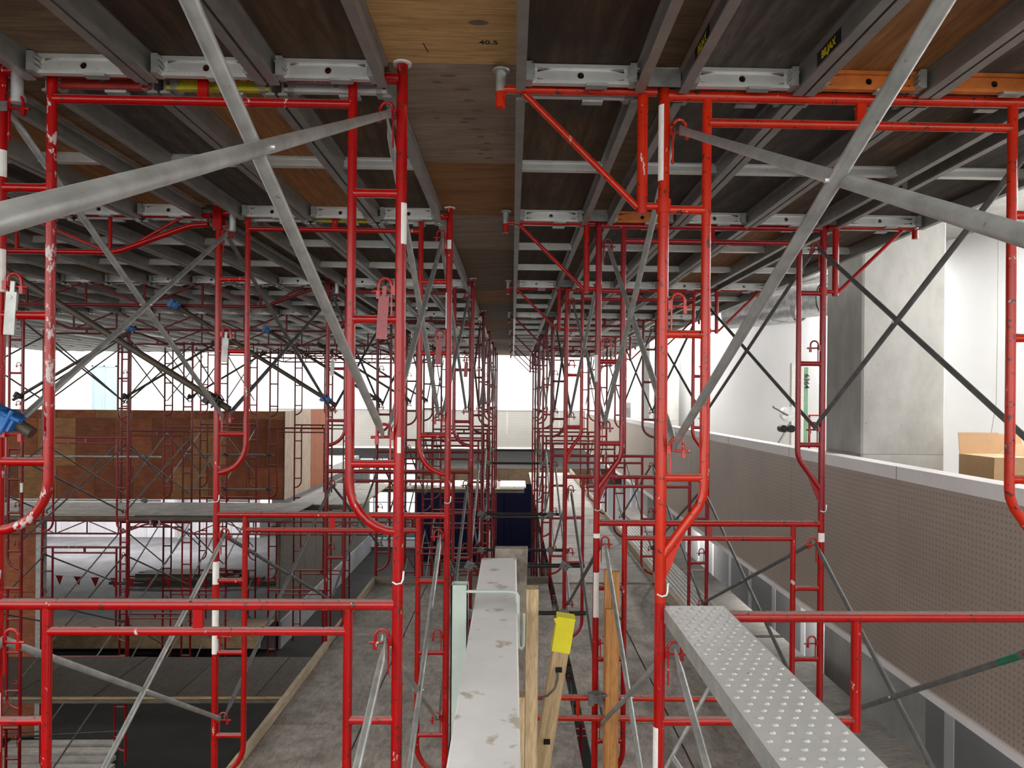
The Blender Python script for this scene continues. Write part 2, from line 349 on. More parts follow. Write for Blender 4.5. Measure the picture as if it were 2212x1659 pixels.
def m_lock():
    mb = MB().box(.018, .034, -.012, .012, -.02, .012)
    mb.tube([(.032, 0, -.005), (.032, 0, .012)]+arc(.058, .014, .026, PI, 0, 8)+[(.084, 0, -.012)], .006, 8)
    mb.tube([(.025, 0, -.008), (.108, 0, -.010)], .0055, 8)
    mb.box(.078, .092, -.007, .007, -.036, -.008).box(.030, .036, -.004, .004, -.13, -.01)
    return mb
def m_pinhook(): return MB().tube([(-.016, -.024, -1.905), (.0, -.032, -1.912), (.018, -.028, -1.908), (.024, -.024, -1.895), (.026, -.022, -1.865)], .0045, 8)
def m_plate(): return MB().tube([(0, 0, .052), (0, 0, .060)], .036, 16)
def m_strap():
    return MB().box(-.008, .008, -.003, .003, -.05, .0).box(-.02, .02, -.006, .006, -.20, -.04).tube([(-.004, -.008, -.06), (-.004, .008, -.06)], .008, 8)
def frame(col, X, D, Hd, mat, typ, label, detail=2, plates=False, straps=False):
    f = thing('scaffold_frame', label, 'scaffold frame', W(X, D, Hd), 0, 'red scaffold frames')
    off = .165 if typ == 'diag' else .19
    for s in (-1, 1):
        obj('post', cm('post', mat, m_post), f, (s*hw, 0, 0))
        if detail > 1:
            for z in (-.133, -.80, -1.352):
                obj('brace_lock', cm('brace_lock', mat, m_lock), f, (s*hw, -.004, z), (0, 0, 0 if s < 0 else PI))
        if detail > 2:
            obj('coupling_pin', cm('coupling_pin', 'zinc', m_pinhook), f, (s*hw, 0, 0))
        if plates: obj('head_plate', cm('head_plate', 'sticker_white', m_plate), f, (s*hw, 0, 0))
        if typ == 'mid': continue
        obj('inner_leg', cm('leg_'+typ, mat, m_leg_round if typ == 'round' else m_leg_diag), f, (s*(hw-off), 0, 0), (0, 0, 0 if s > 0 else PI))
        for z in (-.437, -.914, -1.463):
            obj('rung', cm(('rung', off), mat, m_rung(off)), f, (s*(hw-off), 0, z), (0, 0, 0 if s > 0 else PI))
        if straps:
            obj('hanging_strap', cm('hanging_strap', 'galv' if s < 0 else 'red_c', m_strap), f, (s*(hw-.058), -.012, -.79), (0, .06, 0))
    obj('header', cm('header', mat, m_header), f)
    if col == 'A' and abs(D-ROWD[1]) < .01: f.scale.x = .98; f.location.x += .015
    if typ == 'mid':
        obj('mid_leg', cm('mid_leg', mat, lambda: MB().tube([(0, 0, 0), (0, 0, -.44)], .0195, 12)), f)
        obj('second_bar', cm('second_bar_mid', mat, lambda: MB().tube([(-hw, 0, -.40), (0, 0, -.40)], .018, 12)), f)
    else:
        obj('second_bar', cm(('second_bar', off), mat, m_bar(off)), f); obj('stub', cm('stub', mat, m_stub), f)
    return f
TIER = ['top', 'second', 'third', 'lowest']
LINE = {'A': 'left line', 'R': 'right line', 'B': 'far left line', 'C': 'hoarding corner line'}
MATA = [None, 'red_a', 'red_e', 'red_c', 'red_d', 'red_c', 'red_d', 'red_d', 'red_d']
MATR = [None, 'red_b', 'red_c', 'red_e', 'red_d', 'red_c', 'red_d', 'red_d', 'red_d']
FR = {}
def label_frame(k, r, t): 
    rr = 'row behind the camera' if r == 0 else ORD[r]+' row from the camera'
    return 'red scaffold frame, %s tier, %s, %s' % (TIER[t], LINE[k], rr)
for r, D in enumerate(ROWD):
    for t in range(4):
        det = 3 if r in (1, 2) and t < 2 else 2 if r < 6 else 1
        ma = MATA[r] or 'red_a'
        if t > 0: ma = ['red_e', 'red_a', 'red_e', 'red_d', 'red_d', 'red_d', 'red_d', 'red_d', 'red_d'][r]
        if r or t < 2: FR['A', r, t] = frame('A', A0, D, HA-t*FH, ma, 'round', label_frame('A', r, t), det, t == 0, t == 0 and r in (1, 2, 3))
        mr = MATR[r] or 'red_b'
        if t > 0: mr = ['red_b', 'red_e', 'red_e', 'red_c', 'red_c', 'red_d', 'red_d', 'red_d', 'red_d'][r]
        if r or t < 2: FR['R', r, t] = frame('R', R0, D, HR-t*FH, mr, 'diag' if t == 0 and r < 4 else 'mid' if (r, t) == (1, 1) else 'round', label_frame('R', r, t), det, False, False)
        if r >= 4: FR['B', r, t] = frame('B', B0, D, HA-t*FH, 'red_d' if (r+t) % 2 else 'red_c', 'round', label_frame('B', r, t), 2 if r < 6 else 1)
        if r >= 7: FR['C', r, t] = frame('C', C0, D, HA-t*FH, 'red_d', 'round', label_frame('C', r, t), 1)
for ch in FR['A', 1, 0].children:
    if ch.name.startswith('inner_leg') and ch.location.x < 0: ch.data = cm('leg_round', 'red_worn', m_leg_round)
# white paper labels / tape on posts
def wrap(r, a0, a1, h, n=6):
    mb = MB(); vs = []; fs = []
    for i in range(n+1):
        a = a0+(a1-a0)*i/n
        for rr in (r, r+.0012):
            for z in (0, h): vs.append((rr*math.cos(a), rr*math.sin(a), z))
    for i in range(n):
        o = i*4; fs += [(o, o+1, o+5, o+4), (o+2, o+6, o+7, o+3), (o+1, o+3, o+7, o+5), (o, o+4, o+6, o+2)]
    fs += [(0, 2, 3, 1), (n*4, n*4+1, n*4+3, n*4+2)]
    return mb.add(vs, fs)
for key, s, z, h, a0, a1 in [(('R',1,0),-1,-.33,.29,1.02,1.42), (('A',1,0),1,-.63,.155,1.55,1.95), (('A',1,0),-1,-.40,.10,1.3,2.0), (('A',1,0),-1,-.83,.16,1.4,2.0),
        (('A',2,1),-1,-.46,.15,1.25,1.95), (('A',2,1),-1,-.92,.30,1.25,1.95), (('A',2,0),1,-.22,.06,1.3,1.7), (('A',2,0),1,-.75,.24,1.02,1.3), (('R',2,0),-1,-1.05,.18,1.05,1.45),
        (('R',2,1),-1,-.63,.30,1.2,1.8), (('R',2,1),-1,-.10,.03,1.1,1.9), (('R',1,1),-1,-.62,.20,1.02,1.4), (('R',2,1),1,-.12,.06,1.1,1.9), (('A',1,1),-1,-.55,.22,1.3,1.9), (('A',1,0),1,-1.42,.06,1.45,1.65), (('B',4,1),1,-.62,.13,1.3,1.9)]:
    obj('paper_label', wrap(.0217, a0*PI, a1*PI, h).mesh('paper_label', 'sticker_white'), FR[key], (s*hw, 0, z))

# ================================================================ CROSS BRACES
def m_bracebar(L):
    f = [(.0035, .019), (.0045, .018), (.014, .014)]
    return MB().tube([(-L/2, 0, 0), (-L/2+.05, 0, 0), (-L/2+.11, 0, 0), (0, 0, 0), (L/2-.11, 0, 0), (L/2-.05, 0, 0), (L/2, 0, 0)], [f[0], f[1], f[2], .0145, f[2], f[1], f[0]], 10)
def brace(X, D0, D1, Yc, mat, label, tape=None):
    """two bars pinned in the middle; studs 1.219 m apart"""
    t = thing('cross_brace', label, 'cross brace', W(X, (D0+D1)/2, Yc), PI/2, 'grey cross braces')
    g = D1-D0-.01; dz = 1.219; L = math.hypot(g, dz); a = math.atan2(dz, g)
    me = cm(('brace_bar', round(L, 3)), mat, lambda: m_bracebar(L))
    obj('brace_bar', me, t, (0, .009, 0), (0, a, 0)); obj('brace_bar', me, t, (0, -.009, 0), (0, -a, 0))
    obj('rivet', cm('rivet', 'zinc', lambda: MB().tube([(0, -.03, 0), (0, .03, 0)], .006, 8)), t)
    if tape:
        u = L/2-.16
        for s in tape: obj('tape', cm('tape', 'green_tape', lambda: MB().tube([(-.07, 0, 0), (.07, 0, 0)], .0155, 10)), t, (s*u*math.cos(a), .009, -s*u*math.sin(a)), (0, a, 0))
    return t
def bmat(r, t, s):
    return 'galv' if r < 2 and s < 0 else ['galv', 'galv_dark', 'galv'][(r+t) % 3]
for k, X0, Hd in (('A', A0, HA), ('R', R0, HR), ('B', B0, HA)):
    for r in range(8):
        if k == 'B' and r < 4: continue
        for t in range(4 if k == 'B' else 3):
            if r == 0 and t > 1: continue
            for s in (-1, 1):
                side = 'left' if s < 0 else 'right'
                inner = (k == 'A' and s > 0) or (k == 'R' and s < 0)
                bay = 'nearest bay' if r == 0 else 'between %s and %s rows' % (ORD[r], ORD[r+1])
                m = 'galv' if (r == 0 or (inner and (r+t) % 3)) else ('galv' if k == 'A' and r == 1 else 'galv_dark')
                brace(X0+s*(hw-.05), ROWD[r], ROWD[r+1], Hd-t*FH-.7425, m, 'grey cross brace, %s tier, %s side of %s, %s' % (TIER[t], side, LINE[k], bay), (1, -1) if (k, r, t, s) == ('R', 1, 1, 1) else None)

# ================================================================ DECK BOARDS
def plate_hole(w_, h, th, r, n=24):
    """plate in the XZ plane with a round hole"""
    mb = MB(); vs = []
    for y in (-th/2, th/2):
        for i in range(n):
            a = 2*PI*i/n; c, s_ = math.cos(a), math.sin(a); q = min((w_/2)/abs(c) if abs(c) > 1e-6 else 1e9, (h/2)/abs(s_) if abs(s_) > 1e-6 else 1e9)
            vs += [(r*c, y, r*s_), (q*c, y, q*s_)]
    fs = []; m = 2*n
    for i in range(n):
        j = (i+1) % n
        fs += [(2*i, 2*i+1, 2*j+1, 2*j), (m+2*i, m+2*j, m+2*j+1, m+2*i+1), (2*i, 2*j, m+2*j, m+2*i), (2*i+1, m+2*i+1, m+2*j+1, 2*j+1)]
    # corners
    for sx in (-1, 1):
        for sz in (-1, 1):
            mb_i = None
    return mb.add(vs, fs)
def m_endrail(w_):
    mb = plate_hole(w_-.05, .05, .006, .0125)
    for z0, z1 in ((.022, .036), (-.036, -.022)): mb.box(-w_/2+.02, w_/2-.02, -.016, .010, z0, z1)
    for s in (-1, 1): mb.box(s*(w_/2-.06)-.02, s*(w_/2-.06)+.02, -.004, .004, -.03, .03)
    return mb
def m_sider(L): return MB().prism([(-.018, 0), (.018, 0), (.018, -.008), (.005, -.012), (.005, -.078), (.018, -.082), (.018, -.09), (-.018, -.09), (-.018, -.082), (-.005, -.078), (-.005, -.012), (-.018, -.008)], 'y', -L/2, L/2)
def m_rungd(w_): return MB().prism([(-.022, 0), (.022, 0), (.022, -.007), (.007, -.009), (.007, -.04), (.022, -.042), (.022, -.05), (-.022, -.05), (-.022, -.042), (-.007, -.040), (-.007, -.009), (-.022, -.007)], 'x', -w_/2+.02, w_/2-.02)
def m_cast(): 
    mb = MB().box(-.012, .012, -.03, .03, -.075, -.005)
    for z in (-.02, -.04, -.06): mb.tube([(.012, -.028, z), (.012, .028, z)], .009, 6)
    return mb
DECK_Y = 1.245
PLY = ['ply_deck', 'ply_deck', 'ply_grey', 'ply_deck', 'ply_warm', 'ply_deck', 'ply_grey', 'ply_deck']
BOARDS = {}
def board(X, D0, D1, wd_, full, label, pm, e0='alu', e1='alu', rungs=2, Y=DECK_Y):
    g = .045; L = D1-D0-2*g
    o = thing('deck_board', label, 'deck board', W(X, (D0+D1)/2, Y), 0, 'aluminium and plywood deck boards')
    obj('plywood', cm(('plywood', wd_, round(L, 3)), pm, lambda: B(-wd_/2+.004, wd_/2-.004, -L/2-g+.003, L/2+g-.003, .0, .012)), o)
    if full:
        for s in (-1, 1):
            obj('side_rail', cm(('side_rail', round(L, 3)), 'alu_dirty', lambda: m_sider(L)), o, (s*(wd_/2-.019), 0, 0))
            for q in (-1, 1): obj('corner_casting', cm('corner_casting', 'galv', m_cast), o, (s*(wd_/2-.05), q*(L/2-.03), 0), (0, 0, PI if s > 0 else 0))
        obj('end_rail', cm(('end_rail', wd_), e0, lambda: m_endrail(wd_)), o, (0, -L/2+.016, -.038), (0, 0, 0))
        obj('end_rail', cm(('end_rail', wd_), e1, lambda: m_endrail(wd_)), o, (0, L/2-.016, -.038), (0, 0, 0))
        for q in (-1, 1):
            obj('hook', cm('deck_hook', 'galv', lambda: B(-.04, .04, -.018, .018, -.086, -.076)), o, (wd_*.12, q*(L/2-.03), 0))
        for i in range(rungs): obj('cross_rung', cm(('cross_rung', wd_), 'alu', lambda: m_rungd(wd_)), o, (0, -L/2+L*(i+1)/(rungs+1), 0))
    else:
        def far():
            mb = MB()
            for s in (-1, 1): mb.box(s*(wd_/2-.019)-.016, s*(wd_/2-.019)+.016, -L/2, L/2, -.09, 0)
            for q in (-1, 1): mb.box(-wd_/2+.03, wd_/2-.03, q*(L/2-.016)-.01, q*(L/2-.016)+.01, -.074, 0)
            for i in range(rungs): y = -L/2+L*(i+1)/(rungs+1); mb.box(-wd_/2+.03, wd_/2-.03, y-.02, y+.02, -.05, 0)
            return mb
        obj('rail_frame', cm(('rail_frame', wd_, round(L, 3), rungs), 'alu', far), o)
    return o
ends = {('A', 1, 0): 'red_rail', ('A', 1, 1): 'yellow_paint', ('R', 1, 1): 'red_rail', ('R', 1, 2): 'orange_paint', ('A', 2, 1): 'yellow_paint', ('R', 2, 0): 'red_rail'}
ends1 = {('R', 0, 1): 'orange_paint', ('R', 0, 2): 'orange_paint', ('R', 1, 0): 'orange_paint'}
ZN = {'A': 'over left line', 'T': 'over left trusses', 'L': 'on aisle brackets', 'R': 'over right line', 'G': 'on guard side brackets', 'B': 'over far left line', 'U': 'beyond far left line'}
def bayname(r): return 'nearest bay' if r == 0 else ORD[r+1]+' bay back'
explicit = {('A', 0, 0): 'ply_brown', ('A', 0, 1): 'ply_deck', ('A', 0, 2): 'ply_deck', ('L', 0, 0): 'ply_deck', ('R', 0, 0): 'ply_grey', ('R', 0, 1): 'ply_warm', ('R', 0, 2): 'ply_grey', ('A', 1, 0): 'ply_grey', ('A', 1, 1): 'ply_warm', ('A', 1, 2): 'ply_deck',
            ('R', 1, 0): 'ply_grey', ('R', 1, 1): 'ply_grey', ('T', 1, 0): 'ply_warm', ('L', 1, 0): 'ply_deck', ('T', 0, 0): 'ply_brown', ('G', 0, 0): 'ply_grey', ('G', 1, 0): 'ply_grey'}
for r in range(8):
    D0, D1 = ROWD[r], ROWD[r+1]; full = r < 4; rg = 1 if r == 1 else 2
    zones = [('A', [-1.585, -1.14, -.693], .437), ('T', [-2.255-.447*i for i in range(11)], .437), ('L', [.245], .485), ('R', [.853, 1.335, 1.817], .474), ('G', [2.45], .60)]
    if r >= 3: zones += [('B', [-7.31, -7.76, -8.21], .437), ('U', [-8.80-.447*i for i in range(9)], .437)]
    for z, xs, wd_ in zones:
        if r == 0 and z == 'T': xs = xs[:4]
        if r == 1 and z == 'T': xs = xs[:6]
        for i, x in enumerate(xs):
            pm = explicit.get((z, r, i)) or PLY[(r*5+i*3+len(z)*2+ord(z)) % 8]
            bo = board(x, D0, D1, wd_, full and not (z in 'BU'), 'plywood deck board %s, %s%s' % (ZN[z], bayname(r), '' if len(xs) == 1 else ', '+ORD[i+1]+(' from the aisle' if z in 'ATUB' else ' from the left')), pm,
                  ends.get((z, r, i), 'alu'), ends1.get((z, r, i), 'alu'), rg)
            BOARDS[z, r, i] = bo
# stickers with lettering on the rails of the nearest bays
def text_mesh(s, size, mat, name='lettering'):
    c = bpy.data.curves.new('t', 'FONT'); c.body = s; c.size = size; c.align_x = 'CENTER'; c.align_y = 'CENTER'; c.extrude = .0004; c.offset = size*.012
    o = bpy.data.objects.new('t', c); COL.objects.link(o)
    dg = bpy.context.evaluated_depsgraph_get(); me = bpy.data.meshes.new_from_object(o.evaluated_get(dg)); bpy.data.objects.remove(o)
    me.materials.clear(); me.materials.append(MATS[mat]); me.name = name; return me
def sticker(bd, x, y, z, face, txt, bgm='black_plastic', tm='yellow_ink', w_=.19, h=.052):
    # face -1: on the rail side that looks to -x ; +1 to +x
    st = obj('maker_sticker', B(-.0006, .0006, -w_/2, w_/2, -h/2, h/2).mesh('maker_sticker', bgm), bd, (x, y, z)); st['label'] = 'rectangular sticker with lettering'
    if txt:
        o = obj('lettering', text_mesh(txt, h*.74, tm), st, (face*.0012, 0, 0)); o.rotation_euler = (PI/2, 0, -PI/2 if face < 0 else PI/2)
    return st
sticker(BOARDS['R', 0, 0], -.2238, 1.08, -.045, -1, 'BILJAX'); sticker(BOARDS['R', 0, 0], .2122, 1.09, -.045, -1, 'BILJAX')
sticker(BOARDS['A', 1, 1], .218+.006, -.55, -.045, 1, 'BILJAX', w_=.17)
st = sticker(BOARDS['A', 1, 0], .2242, .02, -.045, 1, '', 'sticker_white', w_=.12, h=.05); obj('oval_mark', MB().tube([(0, 0, 0), (.0014, 0, 0)], [(.02, .008)]*2, 14).mesh('oval_mark', 'spot_ink'), st, (.0, .02, .008))
st = sticker(BOARDS['A', 1, 0], .2242, .24, -.045, 1, '', 'sticker_white', w_=.05, h=.045); obj('arrow_mark', MB().prism([(-.012, -.006), (0, .012), (.012, -.006)], 'x', 0, .0012).mesh('arrow_mark', 'spot_ink'), st)
st = sticker(BOARDS['G', 1, 0], -.2862, .2, -.045, -1, '', 'sticker_white', w_=.14, h=.05); obj('yellow_end', B(-.0014, 0, .07, .13, -.025, .025).mesh('yellow_end', 'yellow_ink'), st); obj('oval_mark', MB().tube([(-.0014, 0, 0), (0, 0, 0)], [(.022, .006)]*2, 14).mesh('oval_mark', 'spot_ink'), st)
# centre strip of loose plywood
bounds = [-.83, .38, 1.6, 2.83, 4.02, 5.18, 6.35, 7.55, 8.75, 9.95, 11.15, 12.4, 13.6, 14.8, 16.0, 17.2, 18.4, 19.6, 20.8, 22]
cmats = ['ply_light', 'ply_light', 'ply_light', 'ply_taupe', 'ply_orange', 'ply_taupe', 'ply_brown', 'ply_brown', 'ply_orange', 'ply_brown', 'ply_brown', 'ply_orange', 'ply_brown', 'ply_brown', 'ply_taupe', 'ply_brown', 'ply_brown', 'ply_taupe', 'ply_taupe', 'ply_taupe']
for i in range(len(bounds)-1):
    a, b = bounds[i], bounds[i+1]; L = b-a-.004
    o = tag(obj('infill_sheet', B(-.26, .26, -L/2, L/2, 0, .018).mesh('infill_sheet', cmats[i]), None, W(-.236, (a+b)/2, 1.272)),
            'loose plywood sheet in the strip over the aisle, %s from the camera' % (ORD[i+1] if i < 16 else '%dth' % (i+1)), 'plywood', 'plywood infill strip over the aisle')
    if i == 3:
        for j, (kx, ky, s) in enumerate([(-.03, -.49, 1.5), (-.08, -.43, .9), (.02, -.36, 1.6), (.04, -.25, 1.1), (.07, -.14, 1.3), (.03, -.04, 1.5), (0, .0, .9), (.05, .09, 1.4), (.07, .19, 1.0), (.10, .28, .9), (.09, .38, 1.4), (.06, .44, .8), (.1, .51, 1.2), (-.12, -.04, .7)]):
            obj('knot', MB().tube([(0, 0, -.0008), (0, 0, 0)], [(.022*s, .011)]*2, 16).mesh('knot', 'knot'), o, (kx, ky, 0))
    if i == 2:
        obj('pencil_mark', B(-.002, .002, -.035, .035, -.0006, 0).mesh('pencil_mark', 'spot_ink'), o, (-.09, .49, 0), (0, 0, -.15))
        for kx, ky, s in [(.11, .30, 1.6), (.115, .12, 1.2)]: obj('knot', MB().tube([(0, 0, -.0008), (0, 0, 0)], [(.022*s, .011*s)]*2, 16).mesh('knot', 'knot'), o, (kx, ky, 0))
        obj('pencil_figures', text_mesh('40.5', .04, 'spot_ink', 'pencil_figures'), o, (.14, .44, -.0005), (PI, 0, 0))

for r in range(8):
    for nm, x0, x1 in (('left of the left line posts', -2.075, -1.765), ('over the right line posts, aisle side', .455, .645), ('over the right line posts, guard side', 2.03, 2.18)):
        one('filler_strip', WB(x0, x1, ROWD[r]+.01, ROWD[r+1]-.01, 1.268, 1.286), 'ply_brown', 'narrow plywood filler strip %s, %s' % (nm, bayname(r)), 'plywood', 'plywood filler strips in the deck')
# ================================================================ SIDE BRACKETS of the right line
def bracket(r, s):
    X = R0+s*hw; D = ROWD[r]; side = 'left' if s < 0 else 'right'
    m = 'red_b' if r < 2 else ['red_e', 'red_a', 'red_d', 'red_d', 'red_d'][min(r-2, 4)]
    o = thing('side_bracket', 'red triangular side bracket on the %s of right line, %s row back' % (side, ORD[r]), 'bracket', W(X, D-.0, HR), 0 if s > 0 else PI, 'red side brackets')
    ln = .615
    obj('arm', cm('br_arm', m, lambda: MB().tube([(.03, 0, .0), (ln, 0, .0)], .0165, 10)), o, (0, 0, .012))
    obj('upright', cm('br_up', m, lambda: MB().tube([(.083, 0, .0), (.083, 0, -.455)], .021, 12)), o)
    obj('diagonal', cm('br_diag', m, lambda: MB().tube([(.10, 0, -.43), (ln-.08, 0, -.005)], .0125, 10)), o)
    obj('lower_stub', cm('br_stub', m, lambda: MB().tube([(.02, 0, -.425), (.083, 0, -.425)], .0135, 10).tube([(0, 0, -.452), (0, 0, -.40)], .0285, 14)), o)
    obj('end_socket', cm('br_sock', m, lambda: MB().tube([(ln+.012, 0, -.06), (ln+.012, 0, .0)], .0195, 12)), o)
    obj('end_tube', cm('br_end', 'galv', lambda: MB().tube([(ln+.012, 0, .0), (ln+.012, 0, .078)], .0195, 12).tube([(ln+.012, 0, .078), (ln+.012, 0, .086)], .032, 14)), o)
    obj('bolt', cm('br_bolt', 'zinc', lambda: MB().tube([(ln-.03, 0, .018), (ln+.01, 0, .018)], .009, 8)), o)
    obj('saddle_plate', cm('br_saddle', 'galv', lambda: B(-.055, .07, -.034, -.030, .02, .085).box(-.055, .07, .03, .034, .02, .085).box(-.055, .07, -.034, .034, .085, .09)), o)
for r in range(1, 9):
    bracket(r, -1); bracket(r, 1)

# ================================================================ TRUSSES on the left and their kickers
XT0, XT1 = A0-hw, B0+hw
def truss(r, at=None, lab=None):
    D = ROWD[r]; L = XT0-XT1
    o = thing('truss_beam', lab or 'red steel truss beam left of the left line, %s row from camera' % ORD[r], 'truss', at or W(XT0, D, HA), 0, 'red truss beams')
    m = 'red_a' if r < 3 else 'red_d'
    def P_(x, z): return (-x, 0, z)
    obj('top_chord', cm('tr_top', m, lambda: MB().tube([P_(.05, -.02), P_(L-.05, -.02)], .019, 10)), o)
    obj('bottom_chord', cm('tr_bot', m, lambda: MB().tube([P_(.07, -.075), P_(.18, -.085), P_(.24, -.105), P_(.62, -.25), P_(.68, -.265), P_(.76, -.27), P_(L-.76, -.27), P_(L-.68, -.265), P_(L-.62, -.25), P_(L-.24, -.105), P_(L-.18, -.085), P_(L-.07, -.075)], .019, 10)), o)
    n = 7; st_ = (L-1.42)/(n-1)
    for i in range(n):
        x = .71+i*st_
        obj('vertical', cm('tr_v', m, lambda: MB().tube([(0, 0, -.02), (0, 0, -.27)], .013, 8)), o, (-x, 0, 0))
        if i < n-1:
            a, b = (-.03, -.26) if i % 2 else (-.26, -.03)
            obj('diagonal', cm(('tr_d', i % 2), m, lambda: MB().tube([(-.03, 0, a), (-st_+.03, 0, b)], .011, 8)), o, (-x, 0, 0))
    obj('diagonal', cm('tr_de', m, lambda: MB().tube([P_(.24, -.03), P_(.56, -.22)], .011, 8)), o)
    for x in (0, L):
        s = 1 if x == 0 else -1
        for dy in (-.034, .034): obj('clamp_plate', cm('tr_plate', m, lambda: B(-.028, .028, -.004, .004, -.115, .035)), o, (-x-s*.0, dy, 0))
        obj('end_tube', cm(('tr_end', s), 'zinc', lambda: MB().tube([(.088*s, 0, -.12), (.088*s, 0, .015)], .0205, 12).tube([(-.05*s, .036, -.09), (.088*s, .036, -.09)], .017, 10).tube([(-.05*s, .036, .0), (.088*s, .036, 0)], .012, 10)), o, (-x, 0, 0))
for r in range(1, 9): truss(r)
truss(5, W(XT1, 14.75, -2.46), 'low red truss beam under the platform left of the hoarding'); truss(5, W(XT0, 14.75, -2.46), 'low red truss beam under the platform toward the left line')
def m_clamp():
    mb = MB().box(-.04, .04, -.045, .02, -.028, .028)
    mb.tube([(-.05, -.03, .012), (.065, -.05, .03)], .010, 8).tube([(.02, -.05, -.045), (.02, -.05, .05)], .008, 8).box(-.055, -.02, -.055, -.015, -.04, .04).tube([(0, .0, -.03), (0, .0, .03)], .034, 12)
    return mb
def tubething(name, label, p, q, mat, rad, clamps, cat='tube', group=None, cmat='galv_dark'):
    p = Vector(p); q = Vector(q); mid = (p+q)/2; L = (q-p).length
    o = thing(name, label, cat, mid, 0, group)
    t = obj('tube', MB().tube([(0, 0, -L/2), (0, 0, L/2)], rad, 14, True).mesh('tube', mat), o); t.rotation_mode = 'QUATERNION'; t.rotation_quaternion = (q-p).to_track_quat('Z', 'Y')
    for (fr, m) in clamps: obj('clamp', cm('clamp', m, m_clamp), o, (p+(q-p)*fr)-mid, (0, .5, 0))
    return o
for r in range(1, 7):
    D = ROWD[r]-.055
    cA = 'blue_clamp' if r in (1, 3) else 'black_steel'
    mt = 'steel_tube'
    tubething('kicker_tube', 'brown diagonal kicker tube from left line post to truss, %s row back' % ORD[r], W(XT0+(.19 if r == 1 else .10), D, -.145 if r == 1 else -.09), W(XT0-1.62, D, HA-.24), mt, .0215, [(.045 if r == 1 else .055, cA), (.97, 'blue_clamp' if r in (3, 4) else 'yellow_clamp' if r == 2 else 'black_steel')], 'scaffold tube', 'diagonal kicker tubes')
    if r >= 4:
        tubething('kicker_tube', 'brown diagonal kicker tube from far left line post to truss, %s row back' % ORD[r], W(XT1-.10, D, -.09), W(XT1+1.62, D, HA-.24), mt, .0215, [(.055, 'black_steel'), (.97, 'blue_clamp' if r == 4 else 'black_steel')], 'scaffold tube', 'diagonal kicker tubes')
# tie tubes between the lines
for r, Y, x0, x1 in [(3, -1.77, -.62, .78), (3, -2.27, -.55, .80), (4, -2.2, -.6, .85), (4, -1.68, -.55, .8), (5, -2.2, -.6, .75), (5, -1.2, -.5, .7), (6, -1.15, -.5, .7)]:
    tubething('tie_tube', 'dark horizontal tie tube clamped across the aisle, %s row back, %s' % (ORD[r], 'upper' if Y > -1.8 else 'lower'), W(x0, ROWD[r]-.05, Y), W(x1, ROWD[r]-.05, Y), 'black_steel', .0215, [((-.425-x0)/(x1-x0), 'galv_dark'), ((.573-x0)/(x1-x0), 'galv_dark')], 'scaffold tube', 'tie tubes across the aisle')
for Y, lab in [(-1.20, 'upper'), (-2.05, 'lower')]:
    tubething('guard_tube', 'pale %s guard tube along the far left line, in front of plywood' % lab, W(-10.5, 14.55, Y), W(-6.8, 14.55, Y), 'galv', .02, [(.2, 'galv_dark'), (.92, 'galv_dark')], 'scaffold tube')
    tubething('guard_tube', 'dark %s guard tube before the hoarding right of centre' % lab, W(-8.0, 18.36, Y-.25), W(-5.85, 18.36, Y-.25), 'galv_dark', .022, [(.465, 'black_steel'), (.95, 'black_steel')], 'scaffold tube')
# red rails low on the right line
gr_ = thing('low_guard_rail', 'bright red double guard rail clamped low behind the perforated steel plank', 'guard rail', W(.9, 4.86, -1.96))
for z in (0, -.135): obj('rail', MB().tube([(-.72, 0, z), (.78, 0, z-.02)], .02, 12).mesh('rail', 'red_b'), gr_)
for x in (-.45, .55): obj('stub', MB().tube([(x, 0, -.01), (x, 0, -.14)], .013, 8).mesh('stub', 'red_b'), gr_)
for x in (-.33,): obj('clamp', cm('clamp', 'galv_dark', m_clamp), gr_, (x, 0, 0))
obj('rail_end', MB().tube([(.70, 0, -.154), (.79, 0, -.156)], .0206, 12).mesh('rail_end', 'sticker_white'), gr_)

# ================================================================ WORK PLATFORMS
def platform(name, label, X0, X1, D0, D1, Y, sw, sl, mat, kick=(), holes=(), joist='lumber_flat', group=None):
    o = thing(name, label, 'platform', W((X0+X1)/2, (D0+D1)/2, Y), 0, group)
    nx = max(1, round((X1-X0)/sw)); nd = max(1, round((D1-D0)/sl)); cw = (X1-X0)/nx; cl = (D1-D0)/nd
    for i in range(nx):
        for j in range(nd):
            if (i, j) in holes: continue
            dz = random.uniform(-.004, .004)
            obj('plywood_sheet', cm(('platform_sheet', round(cw, 3), round(cl, 3)), mat, lambda: B(-cw/2+.008, cw/2-.008, -cl/2+.009, cl/2-.009, -.019, 0)), o, (-(X1-X0)/2+cw*(i+.5), -(D1-D0)/2+cl*(j+.5), dz))
    n = max(2, int((D1-D0)/1.2))
    for j in range(n):
        y = -(D1-D0)/2+.05+(D1-D0-.1)*j/(n-1); obj('joist', cm(('joist', round(X1-X0, 2)), 'lumber_dark', lambda: B(-(X1-X0)/2, (X1-X0)/2, -.02, .02, -.115, -.026)), o, (0, y, 0))
    for (a, b, c, d_, h, m) in kick: obj('kickboard', B(a-(X0+X1)/2, b-(X0+X1)/2, c-(D0+D1)/2, d_-(D0+D1)/2, -.01, h).mesh('kickboard', m), o)
    return o
PY1 = -2.655
platform('work_platform', 'grey plywood work platform inside the left line below eye level', -1.92, -.455, -.8, 10.6, PY1, .75, 2.28, 'ply_floor',
         [(-1.96, -1.92, 2.2, 5.4, .075, 'lumber'), (-1.96, -1.92, 5.42, 7.9, .07, 'lumber_flat'), (-1.97, -1.93, 7.92, 10.65, .075, 'lumber_flat'), (-1.95, -.455, 10.6, 10.66, .09, 'lumber_dark')])
